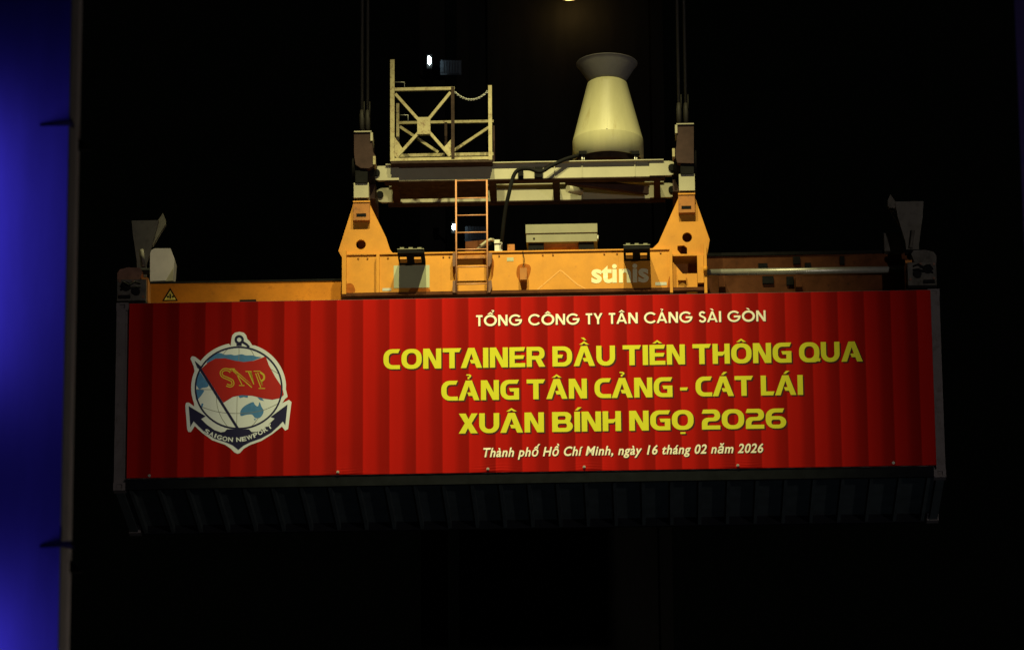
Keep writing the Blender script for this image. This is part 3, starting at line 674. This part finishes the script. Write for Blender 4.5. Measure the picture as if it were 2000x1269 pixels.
b = MB().tube([(ux(1381, 529, PY_), PY_, uz(1575, 529, PY_)), (ux(1768, 529, PY_), PY_, uz(1575, 529, PY_))], .050, 16)
b.build("telescope_cylinder", ZINC, spr)
for px in (1410, 1560): MB().pbox(px-6, 538, px+6, 560, PY_-.03, PY_+.3).build("cylinder_saddle", DARK_BROWN, spr)
# end frames with twistlock corners, guides
def P3_(px, py, Y): x, z = U(px, py, Y); return Vector((x, Y, z))
for side, xc in ((-1, 258), (1, 1800)):
    EY = 0.12; w = 31; yt = 524 if side < 0 else 490; yb = 590 if side < 0 else 560
    def q(dx): return xc-side*dx                              # dx positive = towards the middle of the load
    b = MB()
    x0, x1 = sorted((q(-29), q(27)))
    b.pbox(x0, yt+22, x1, yb-2, EY, EY+.35); b.pbox(x0, yt+22, x1, yb-2, CW-.45, CW-.1)
    xx = sorted((ux(q(-22), yt+40, EY), ux(q(20), yt+40, EY)))
    b.box(xx[0], xx[1], EY+.35, CW-.45, ROOF+.12, ROOF+.5)
    b.build("end_beam", ENDM, spr)
    b = MB().pprism([(q(-29), yt+22), (q(-29), yt+10), (q(-24), yt+2), (q(-8), yt-2), (q(16), yt-1), (q(20), yt+6), (q(14), yt+22)], EY+.05, EY+.32)
    b.build("twistlock_cover", ENDM if side > 0 else RUSTCAP, spr)
    b = MB()
    xa, za = U(q(-12), yt+36, EY); b.tube([(xa, EY-.03, za), (xa, EY, za)], .07, 14)
    xa, za = U(q(8), yt+46, EY); b.tube([(xa, EY-.05, za), (xa, EY, za)], .06, 14)
    x0, x1 = sorted((q(-26), q(-4))); b.pbox(x0, yb-14, x1, yb-8, EY-.04, EY)
    b.build("lock_drive", BLACK, spr)
    x0, x1 = sorted((q(18), q(31))); MB().pbox(x0, yt+18, x1, yb-4, EY+.1, EY+.5).build("arm_end_block", ORANGE_D, spr)
    x0, x1 = sorted((q(-28), q(26))); MB().pbox(x0, yb-3, x1, yb+2, EY-.02, EY+.3).build("landing_pad", BLACK, spr)
    # corner guide folded up
    GY = .45; top = 430 if side < 0 else 393
    b = MB().pprism([(q(2), top), (q(-52 if 0 else -2), top)] if 0 else [(xc+(-1 if side < 0 else -52), top+1), (xc+(52 if side < 0 else 4), top), (xc+(44 if side < 0 else 2), top+30), (xc+(28 if side < 0 else -5), top+84), (xc+(28 if side < 0 else -5), top+110), (xc+(10 if side < 0 else -28), top+110), (xc+(9 if side < 0 else -32), top+78), (xc+(2 if side < 0 else -46), top+32)], GY, GY+.07)
    b.build("corner_guide", GUIDEM, spr)
    hx = xc+(19 if side < 0 else -17)
    xa, za = U(hx, top+100, GY-.05); MB().tube([(xa-.12, GY-.05, za), (xa+.12, GY-.05, za)], .045, 12).build("guide_hinge", BLACK, spr)
    xa, za = U(hx, top+58, GY-.03); xb_, zb_ = U(hx+(4 if side < 0 else -4), top+92, GY-.03)
    MB().tube([(xa, GY-.04, za), (xb_, GY-.04, zb_)], .028, 10).build("guide_cylinder", ENDM, spr)
    for dy_ in (0, 7):
        hp = [P3_(q(16), yt+30+dy_, EY-.02), P3_(q(6), yt+26+dy_*1.4, EY-.07), P3_(q(-6), yt+33+dy_, EY-.08), P3_(q(-16), yt+27+dy_*1.3, EY-.06), P3_(q(-22), yt+36+dy_, EY-.01)]
        MB().tube(hp, .014, 6).build("hydraulic_hose", CABLEM, spr)
    for bx_, by_ in ((-24, 26), (-24, 54), (22, 56), (2, 26)):
        xa, za = U(q(bx_), yt+by_, EY); MB().tube([(xa, EY-.02, za), (xa, EY, za)], .02, 6).build("bolt", RUSTCAP, spr)
    fx = 320-258 if side < 0 else 1737-1800
    sgn = 1 if side < 0 else -1
    b = MB().pprism([(xc+fx-sgn*2, top-14), (xc+fx+sgn*3, top-2), (xc+fx+sgn*3, top+8), (xc+fx-sgn*14, top+36), (xc+fx-sgn*22, top+50), (xc+fx-sgn*18, top+10)], GY+.9, GY+1.0)
    b.build("corner_guide", GUIDEM, spr)
b = MB().pprism([(293, 490), (302, 485), (333, 485), (341, 505), (338, 547), (293, 549)], .95, 1.3)
o = b.build("pale_housing", PALE, spr)
k = MB().pprism([(323, 549), (339, 522), (338, 548)], .945, .96).build("lit_panel", CREAM, spr); k.parent = o; k.location = (0, 0, 0)
MB().pbox(1727, 455, 1765, 490, 1.2, 1.6).build("motor_housing", ENDM, spr)
# gear on top of the frame seen behind the ladder
b = MB().pprism([(909, 472), (952, 468), (952, 497), (909, 497)], 1.0, 1.3); b.build("motor_housing", DARK_BROWN, spr)
b = MB().pbox(966, 469, 981, 491, .95, 1.15); b.pbox(965, 468, 979, 475, .93, 1.16); b.build("valve_block", ZINC, spr)
b = MB().pbox(991, 477, 1005, 493, 1.0, 1.25); b.build("valve_block", ORANGE_D, spr)
hs = [U(px, py, .92) for px, py in ((931, 489), (940, 480), (950, 472), (958, 468), (965, 469))]
MB().tube([(x, .92, z) for x, z in hs], .026, 8).build("hose", CREAM, spr)
hs = [U(px, py, .88) for px, py in ((925, 492), (938, 488), (948, 482), (960, 475))]
MB().tube([(x, .88, z) for x, z in hs], .02, 8).build("hose", CABLEM, spr)

# hazard sign on the left arm
wx, wy = 332, 576
def tri(k): return [(wx-15.5*k+0, wy+12*k), (wx+15.5*k, wy+12*k-.5), (wx+.5, wy-14*k)]
o = plate("warning_sign", [tri(1)], TY-.006, .005, BLACK, spr)
k = plate("sign_face", [[(wx-11, wy+9.6), (wx+11.5, wy+9.2), (wx+.5, wy-9)]], TY-.009, .0025, WARN_Y, spr); k.parent = o; k.location = (0, 0, 0)
k = plate("sign_symbol", [[(wx-1, wy-2), (wx+2, wy-2), (wx+2, wy+7), (wx-1, wy+7)]], TY-.012, .0022, BLACK, spr); k.parent = o; k.location = (0, 0, 0)
for a in (-4.5, 5): 
    k = plate("sign_symbol", [circle(wx+.5+a, wy+3.5, 2.2, 10)], TY-.012, .0022, BLACK, spr); k.parent = o; k.location = (0, 0, 0)

# ================================================================== control cabinet on the spreader
CYB = .95
cab = thing("control_cabinet", (ux(1096, 480, CYB), CYB, uz(1096, 485, CYB)), "grey green metal cabinet with a lid seam, standing on dark feet on the orange spreader", "cabinet")
MB().pbox(1028, 455.5, 1166, 472, CYB, CYB+.45).build("body", GREYBOX, cab)
o = MB().pbox(1026.5, 437.5, 1166.5, 454.5, CYB-.018, CYB+.47).build("lid", GREYBOX, cab)
for px in (1047, 1145):
    b = MB().pbox(px-15, 473, px+15, 486, CYB+.04, CYB+.4)
    for k in range(5): b.pbox(px-15+k*6.4, 486, px-11+k*6.4, 490, CYB+.02, CYB+.3)
    b.build("foot", BLACK, cab)
MB().pbox(1166.5, 459, 1168.5, 466, CYB+.02, CYB+.1).build("latch", ZINC, cab)
MB().tube([(ux(1043, 467, CYB), CYB-.012, uz(1043, 466, CYB)), (ux(1043, 467, CYB), CYB, uz(1043, 466, CYB))], .014, 8).build("knob", BLACK, cab)
MB().pbox(1055, 474, 1138, 484, CYB+.1, CYB+.4).build("base_frame", ORANGE_D, cab)

# ================================================================== headblock
HY0, HY1 = .72, 1.70
hb = thing("headblock", (0, 1.22, uz(1020, 350, 1.22)), "cream steel headblock frame of two long flanged beams between the rope sheaves", "headblock")
hx0, hx1 = ux(738, 340, HY0), ux(1312, 335, HY0)
z0, z1 = uz(1025, 349, HY0), uz(1025, 320.5, HY0)
for Y, mm in ((HY0, CREAM), (HY1, CREAM)):
    MB().box(hx0, hx1, Y, Y+.02, z0, z1).build("beam_web", mm, hb)
    MB().box(hx0+.12, hx1-.12, Y-.075, Y+.14, z1, z1+.014).build("top_flange", CREAM, hb)
    MB().box(hx0+.1, hx1-.1, Y-.006, Y+.16, z0-.018, z0).build("bottom_flange", RUSTY, hb)
    for px in (1083, 1137, 1240, 1276):
        x = ux(px, 335, HY0); MB().box(x-.006, x+.006, Y-.02, Y, z0, z1).build("web_rib", CREAM, hb)
    # rounded lug ends with pins
    for pxe, s_ in ((738, -1), (1310, 1)):
        xe = ux(pxe, 338, HY0); zm = (z0+z1)/2; h = (z1-z0)/2*.98
        xin = xe-s_*.32
        pts = [(xin, zm-h), (xin, zm+h)]+[(xe-s_*.02+s_*h*math.sin(PI*k/8), zm+h*math.cos(PI*k/8)) for k in range(9)]
        MB().prism(pts, Y-.034, Y-.002).build("lug_plate", CREAM, hb)
        MB().tube([(xe+s_*.02, Y-.07, zm), (xe+s_*.02, Y-.03, zm)], .055, 16).build("lug_pin", BLACK, hb)
for px in (770, 960, 1085, 1283):
    x = ux(px, 345, HY0)
    MB().box(x-.05, x+.05, HY0+.16, HY1-.025, z0-.01, z1-.04).build("cross_beam", RUSTY if px in (960, 1085) else HOUSE, hb)
b = MB(); xa = ux(1105, 350, HY0); xb = ux(1265, 350, HY0)
b.bar((xa, HY0+.25, z0+.05), (xb, HY1-.2, z0+.05), .12, .08); b.build("diagonal_brace", HOUSE, hb)
x, z = U(1122, 375, 1.5); MB().tube([(x-.1, 1.35, z), (x+.1, 1.5, z)], .06, 12).build("round_tank", CREAM, hb)
MB().box(ux(776, 345, HY0), ux(950, 345, HY0), HY0+.2, HY1-.1, z0+.02, z0+.04).build("deck_plate", RUSTY, hb)
# cable entry boxes on the front beam
b = MB().pbox(1012, 332, 1022, 350, HY0-.05, HY0-.001); b.pbox(1044, 326, 1060, 346, HY0-.06, HY0-.001); b.build("cable_clamp", BLACK, hb)
# end feet (pale) carrying the rope sheave housings
for x0, yA, x1, yB, in ((691, 357, 720, 386), (1326, 340, 1357, 372)):
    MB().pbox(x0, yA, x1, yB, .43, 1.9).build("end_foot", CREAM, hb)
    MB().pbox(x0+2, yB, x1-2, yB+8, .47, .8).build("lock_stem", BLACK, hb)
    MB().pbox(x0+3, yA-24, x1-2, yA, .40, 1.7).build("foot_neck", BLACK, hb)
    s_ = 1 if x0 < 1000 else -1; xi = x1 if s_ > 0 else x0
    xx = sorted((xi, xi+s_*12)); MB().pbox(xx[0], yA-6, xx[1], yB+2, .75, 1.8).build("end_link", HOUSE, hb)

# sheave housings
for cx, yA, yB, s_, lab in ((708.5, 257, 329, 1, "brown sheave housing under the ropes beside the safety cage"), (1338, 242, 318, -1, "brown sheave housing under the ropes beside the pale cable tub")):
    SY = .36
    t = thing("sheave_housing", (ux(cx, yB, SY), SY+.3, uz(cx, yB, SY)), lab, "sheave housing", "sheave housings at the ends of the headblock")
    if s_ > 0: out = [(-17, 0), (14, 0), (18, 5), (18, 20), (20, 42), (25, 50), (26, 58), (22, 70), (12, 76), (-4, 75), (-14, 68), (-17, 45)]
    else: out = [(17, 0), (-13, 0), (-17, 5), (-16, 24), (-17, 44), (-19, 50), (-18, 66), (-15, 76), (17, 77)]
    MB().pprism([(cx+dx, yA+dy*(yB-yA)/76) for dx, dy in out], SY, SY+.62).build("cover", HOUSE, t)
    MB().pbox(cx-17, yA-1.2, cx+17, yA+1, SY-.03, SY+.63).build("top_plate", CREAM, t)
    e0, e1 = sorted((cx+s_*15, cx+s_*19.5)); MB().pbox(e0, yA+2, e1, yA+18, SY-.03, SY+.3).build("rope_guard", CREAM, t)
    e0, e1 = sorted((cx+s_*20, cx+s_*25)); MB().pbox(e0, yA+48, e1, yA+64, SY-.02, SY+.2).build("axle_cap", CAGEP, t)
    xh, zh = U(cx, yA+52, SY); MB().tube([(xh-.17, SY+.3, zh-.1), (xh+.17, SY+.3, zh-.1)], .2, 20).build("sheave", BLACK, t)
# ropes
for px, cxn, Y, lab in ((707, 707, .58, "outer strand of the dark wire ropes above the sheave housing beside the cage"), (718, 718, .70, "inner strand of the dark wire ropes above the sheave housing beside the cage"),
                        (1326.5, 1326.5, .58, "inner strand of the dark wire ropes above the sheave housing beside the cable tub"), (1340, 1340, .70, "outer strand of the dark wire ropes above the sheave housing beside the cable tub")):
    x, z = U(px, 252 if px < 1000 else 238, Y)
    t = thing("wire_rope", (x, Y, z), lab, "rope", "wire ropes holding up the headblock")
    b = MB(); b.tube([(x, Y, z-.03), (x, Y, z+16)], .024, 8); b.build("rope", ROPEM, t)
    MB().tube([(x, Y, z-.03), (x, Y, z+.2), (x, Y, z+.3)], [.04, .04, .028], 10).build("rope_socket", ROPEM, t)
    MB().tube([(x+.035, Y-.05, z+.2), (x+.035, Y-.05, z+.42)], .008, 6).build("socket_pin", ROPEM, t)

# ================================================================== safety cage
CY0, CY1 = .55, 1.25
cage = thing("safety_cage", (ux(862, 315, CY0), .9, uz(862, 318, CY0)), "pale yellow rusty open cage with crossed bars and a chain, standing on the headblock", "cage")
def P3(px, py, Y): x, z = U(px, py, Y); return Vector((x, Y, z))
def vbar(px, pyt, pyb, Y, w, h, name="post", m=CAGEP):
    x = ux(px, (pyt+pyb)/2, Y); return MB().box(x-w/2, x+w/2, Y-h/2, Y+h/2, uz(px, pyb, Y), uz(px, pyt, Y)).build(name, m, cage)
def hbar(px0, px1, py, Y, w, h, name="rail", m=CAGEP):
    z = uz((px0+px1)/2, py, Y); return MB().box(ux(px0, py, Y), ux(px1, py, Y), Y-h/2, Y+h/2, z-w/2, z+w/2).build(name, m, cage)
vbar(766.5, 118, 316, CY0, .065, .06)
vbar(884.5, 171, 312, CY0, .05, .05, m=RUSTY)
vbar(957.5, 168, 314, CY0, .055, .055)
hbar(771, 888, 174.5, CY0, .048, .045)
hbar(771, 954.5, 311, CY0, .045, .045)
C0 = ux(827.5, 245, CY0); 
for a, b_ in (((772, 184), (817, 234)), ((880, 181), (838, 232)), ((774, 308), (819, 258)), ((879, 305), (838, 258))):
    MB().bar(P3(*a, CY0), P3(*b_, CY0), .045, .03).build("brace", CAGEP, cage)
MB().pbox(815, 229, 840.5, 262, CY0-.03, CY0+.03).build("gusset", CAGEP, cage)
MB().pprism([(771, 268), (787, 291), (787, 298), (774, 306), (771, 306)], CY0+.02, CY0+.035).build("gusset", CAGEP, cage)
MB().pprism([(881, 272), (866, 289), (868, 296), (881, 300)], CY0+.02, CY0+.035).build("gusset", CAGEP, cage)
# rear side
vbar(777, 203, 330, CY1, .045, .045); vbar(964.5, 246, 330, CY1, .03, .03, m=HOUSE); vbar(871, 240, 330, CY1, .04, .04, m=RUSTY)
hbar(777, 964, 239, CY1, .042, .04); hbar(777, 964, 303, CY1, .05, .04)
for a, b_ in (((781, 248), (856, 298)), ((887, 294), (958, 247))): MB().bar(P3(*a, CY1), P3(*b_, CY1), .042, .03).build("brace", CAGEP, cage)
for px in (766.5, 957.5):                                    # side rails front to rear
    x = ux(px, 250, CY0)
    for py in (176, 240, 311): 
        if px > 900 and py < 200: continue
        z = uz(860, py+ (20 if py == 176 else 0), CY0); MB().box(x-.015, x+.015, CY0+.03, CY1-.022, z-.02, z+.02).build("rail", RUSTY, cage)
zfl = uz(862, 315.5, CY0)
MB().box(ux(764, 315, CY0), ux(962, 315, CY0), CY0-.04, CY1+.04, zfl-.035, zfl).build("floor", RUSTY, cage)
for px0, py0, px1, py1 in ((771, 161, 790, 172), (780, 225, 797, 238)):
    p = [P3(px0, py0, CY0+.25), P3(px1, py0, CY0+.25), P3(px1, py1, CY0+.25)]
    MB().tube(p, .006, 6).build("hand_hook", ZINC, cage)
# sagging chain across the gate, alternate links turned
n = 26; ch = []
for k in range(n+1):
    t = k/n; px = 888+(955-888)*t; py = 180+(176-180)*t+17*(1-(2*t-1)**2)*1.0
    ch.append(P3(px, py, CY0))
b = MB()
for k in range(n):
    c = (ch[k]+ch[k+1])/2; d = (ch[k+1]-ch[k]); L_ = d.length*.72; d.normalize()
    nrm = Vector((0, 1, 0)) if k % 2 else d.cross(Vector((0, 1, 0)))
    pts = [c+d*L_*math.cos(2*PI*j/10)+nrm*.013*math.sin(2*PI*j/10) for j in range(11)]
    b.tube(pts, .0055, 5, False)
b.build("chain", ZINC, cage)

# ================================================================== cable tub
KY = 1.15
kc = ux(1187.5, 280, KY); R1 = (ux(1257, 280, KY)-ux(1118.5, 280, KY))/2
zB, zC, zN, zT = uz(1187, 318, KY), uz(1187, 277, KY), uz(1187, 161.5, KY), uz(1187, 126.5, KY)
RN = (ux(1222, 160, KY)-ux(1152, 160, KY))/2; RT = (ux(1245, 125, KY)-ux(1128, 125, KY))/2
tub = thing("cable_tub", (kc, KY, zB), "pale cream conical cable tub with a grey funnel mouth, standing on the headblock", "cable tub")
MB().lathe((kc, KY), [(R1-.015, zB+.0), (R1, zB), (R1, zC)], 64).build("drum", TUBP, tub)
RK = RN+.03
MB().bar((kc-.01, KY-R1-.001, zC+.01), (kc-.01, KY-RK-.009, zN-.08), .022, .008).build("weld_seam", TUBP, tub)
MB().lathe((kc, KY), [(R1-.001, zC+.001), (RK+.012, zN-.07), (RK, zN-.025), (RN-.005, zN), (RN-.04, zN+.004)], 64).build("cone", TUBP, tub)
MB().lathe((kc, KY), [(RN-.02, zN+.002), (RN+.02, zN+.03), (RT*.93, zT-.05), (RT, zT), (RT+.012, zT+.004), (RT+.012, zT+.012), (RT-.004, zT+.012), (RT*.92, zT-.045), (RN, zN+.04), (RN-.035, zN+.012)], 64).build("funnel", FUNP, tub)
MB().lathe((kc, KY), [(0.001, zB+.03), (R1-.02, zB+.03), (R1-.02, zB+.06), (.001, zB+.06)], 48).build("base_plate", RUSTY, tub)
MB().lathe((kc, KY), [(R1-.12, zB-.06), (R1-.12, zB+.03)], 48).build("base_ring", RUSTY, tub)
for px in (1137, 1240):
    x = ux(px, 315, KY-R1+.05); 
    b = MB().tube([(x, KY-.45, uz(px, 320, KY-.45)), (x, KY-.45, uz(px, 303, KY-.45))], .012, 8); b.tube([(x+.03, KY-.45, uz(px, 320, KY-.45)), (x+.03, KY-.45, uz(px, 304, KY-.45))], .008, 8)
    o = b.build("hold_down_bolt", ZINC, tub)
    xz = uz(px, 303, KY-.45); m_ = MB().box(x-.05, x+.07, KY-.5, KY-.40, xz, xz+.05).build("bolt_clamp", BLACK, tub); m_.parent = o; m_.location = (0, 0, 0)
# black cable from tub to the frame
pts = [(1131, 304, .75), (1118, 307, .66), (1100, 313, .62), (1075, 325, .58), (1055, 336, .56), (1035, 330, .56), (1015, 331, .56), (1005, 340, .57), (999, 357, .58), (994, 378, .6), (989, 400, .65), (985, 425, .72), (982, 452, .8), (980, 472, .88)]
sp = sm([(a, b_) for a, b_, _ in pts], 4, False); ys = sm([(a, c) for a, _, c in pts], 4, False)
tag(MB().tube([P3(p[0], p[1], q_[1]) for p, q_ in zip(sp, ys)], .030, 10).build("black_cable", CABLEM), "thick black cable looping from the pale cable tub down to the spreader", "cable")

# ================================================================== crane legs and far tower
def leg(name, pts, zt_, label, m):
    return tag(MB().hprism(pts, 0, zt_).build(name, m), label, "crane column")
LYc = -38.0
def legx(px, py, Y): return ux(px, py, Y)
xe = legx(137.5, 634, LYc)               # right face line of the blue leg
xs1 = legx(128, 634, LYc)
t = thing("crane_column", (xe-.7, LYc+.6, 0), "tall crane column washed in blue light, left of the container", "crane column", "near crane columns")
wd = xe-xs1
MB().hprism([(xe-1.5, LYc), (xs1-.008, LYc), (xs1, LYc+.012), (xs1, LYc+.1), (xs1-.25, LYc+1.3), (xe-1.5, LYc+1.3)], 0, 24).build("box_column", BLUECOL, t)
MB().hprism([(xs1+.0015, LYc+.05), (xe, LYc+.09), (xe, LYc+.34), (xe-.2, LYc+1.0), (xs1-.2, LYc+1.2)], 0, 24).build("edge_strip", mat("strip_paint", (.50, .46, .42), .7, vary=.15, scale=1.5), t)
for py in (243, 1065):
    z = uz(115, py, LYc)
    MB().hprism([(ux(78, py, LYc), LYc-.002), (ux(140, py, LYc), LYc-.08), (ux(143, py, LYc), LYc-.06), (ux(143, py, LYc), LYc+.06), (xs1, LYc-.002)], z-.012, z+.012).build("gusset", DARKC, t)
    z = uz(150, py+45, LYc+.3)
    MB().prism([(xe, z-.035), (xe+.085, z-.035), (xe+.07, z-.01), (xe, z+.05)], LYc+.25, LYc+.29).build("cable_bracket", DARKC, t)
xr = ux(1996, 60, LYc)+.055
t = thing("crane_column", (xr+.7, LYc+.6, 0), "dark crane column at the right picture edge, purple bracket on its side", "crane column", "near crane columns")
MB().hprism([(xr, LYc), (xr+1.4, LYc), (xr+1.4, LYc+1.3), (xr, LYc+1.3)], 0, 24).build("box_column", BLUECOL, t)
z = uz(1990, 235, LYc)
MB().prism([(xr, z-.03), (xr-.045, z-.03), (xr-.04, z-.01), (xr, z+.05)], LYc-.1, LYc+.3).build("cable_bracket", BLUECOL, t)

FYT = 22.0
twr = thing("crane_tower", (ux(1080, 300, FYT+1), FYT+2, 0), "dark steel crane tower standing far behind the headblock in the night", "crane tower")
xa, xb = ux(905, 200, FYT+1), ux(1290, 200, FYT+1)
MB().box(xa, xb, FYT+1, FYT+3, 0, 60).build("tower_wall", DARKC, twr)
for px in (905, 965, 1285):
    x = ux(px, 200, FYT+.9); MB().box(x-.12, x+.12, FYT+.82, FYT+1, 0, 60).build("tower_flange", DARKC, twr)
x = ux(845, 200, FYT+1); MB().box(x-.25, x+.25, FYT+.9, FYT+1.4, 0, 60).build("access_mast", DARKC, twr)
# warm floodlight at the very top edge
wx_, wz_ = U(1112, -7, FYT+.5)
LFY = FYT+.45
t = thing("flood_lamp", (wx_, LFY, wz_), "small warm lamp glowing at the top edge of the picture on the dark tower", "lamp")
MB().lathe((wx_, LFY), [(.001, wz_+.30), (.16, wz_+.30), (.30, wz_+.12), (.29, wz_+.12), (.15, wz_+.28), (.001, wz_+.28)], 24).build("shade", BLACK, t)
MB().lathe((wx_, LFY), [(.001, wz_-.08), (.16, wz_-.05), (.24, wz_+.02), (.26, wz_+.10), (.001, wz_+.12)], 24).build("lens", WARM_ON, t)
MB().bar((wx_, LFY, wz_+.29), (wx_, FYT+1, wz_+.4), .05).build("arm", BLACK, t)
lamp("warm_tower_lamp", 'POINT', (wx_, LFY, wz_-.16), (1, .60, .20), 14, radius=.08)
# two cold white tube lamps on the access mast
for px, py, h, lab in ((838.5, 118.5, 20, "cold white tube lamp glowing on the dark mast above the safety cage"), (886.5, 443, 13, "cold white tube lamp glowing low beside the orange ladder")):
    Y = FYT-.6
    x, z = U(px, py, Y)
    t = thing("tube_lamp", (x, Y, z), lab, "lamp", "white lamps on the far tower")
    k = .0088
    MB().lathe((x, Y), [(max(.001, .030*math.sin(PI*q/10)**.6), z-h*k/2*math.cos(PI*q/10)) for q in range(11)], 16).build("tube", TUBE_ON, t)
    MB().box(x-.05, x+.05, Y+.05, Y+.09, z-h*k/2-.06, z+h*k/2+.06).build("housing", BLACK, t)
    b = MB()
    xp = x+.22
    for j in range(7): b.box(xp+j*.055, xp+j*.055+.045, Y+.06+j*.008, Y+.09+j*.008, z-.24, z+.03)
    b.box(xp-.01, xp+.40, Y+.14, Y+.16, z-.25, z+.04)
    b.build("spill_panel", mat("spill_panel_grey", (.05, .065, .085), .6, vary=.2), t)  # added panel catching the tube's light, stands for lit surface behind it
    MB().bar((x, Y+.09, z), (x, FYT+1.0, z), .04).build("arm", BLACK, t)
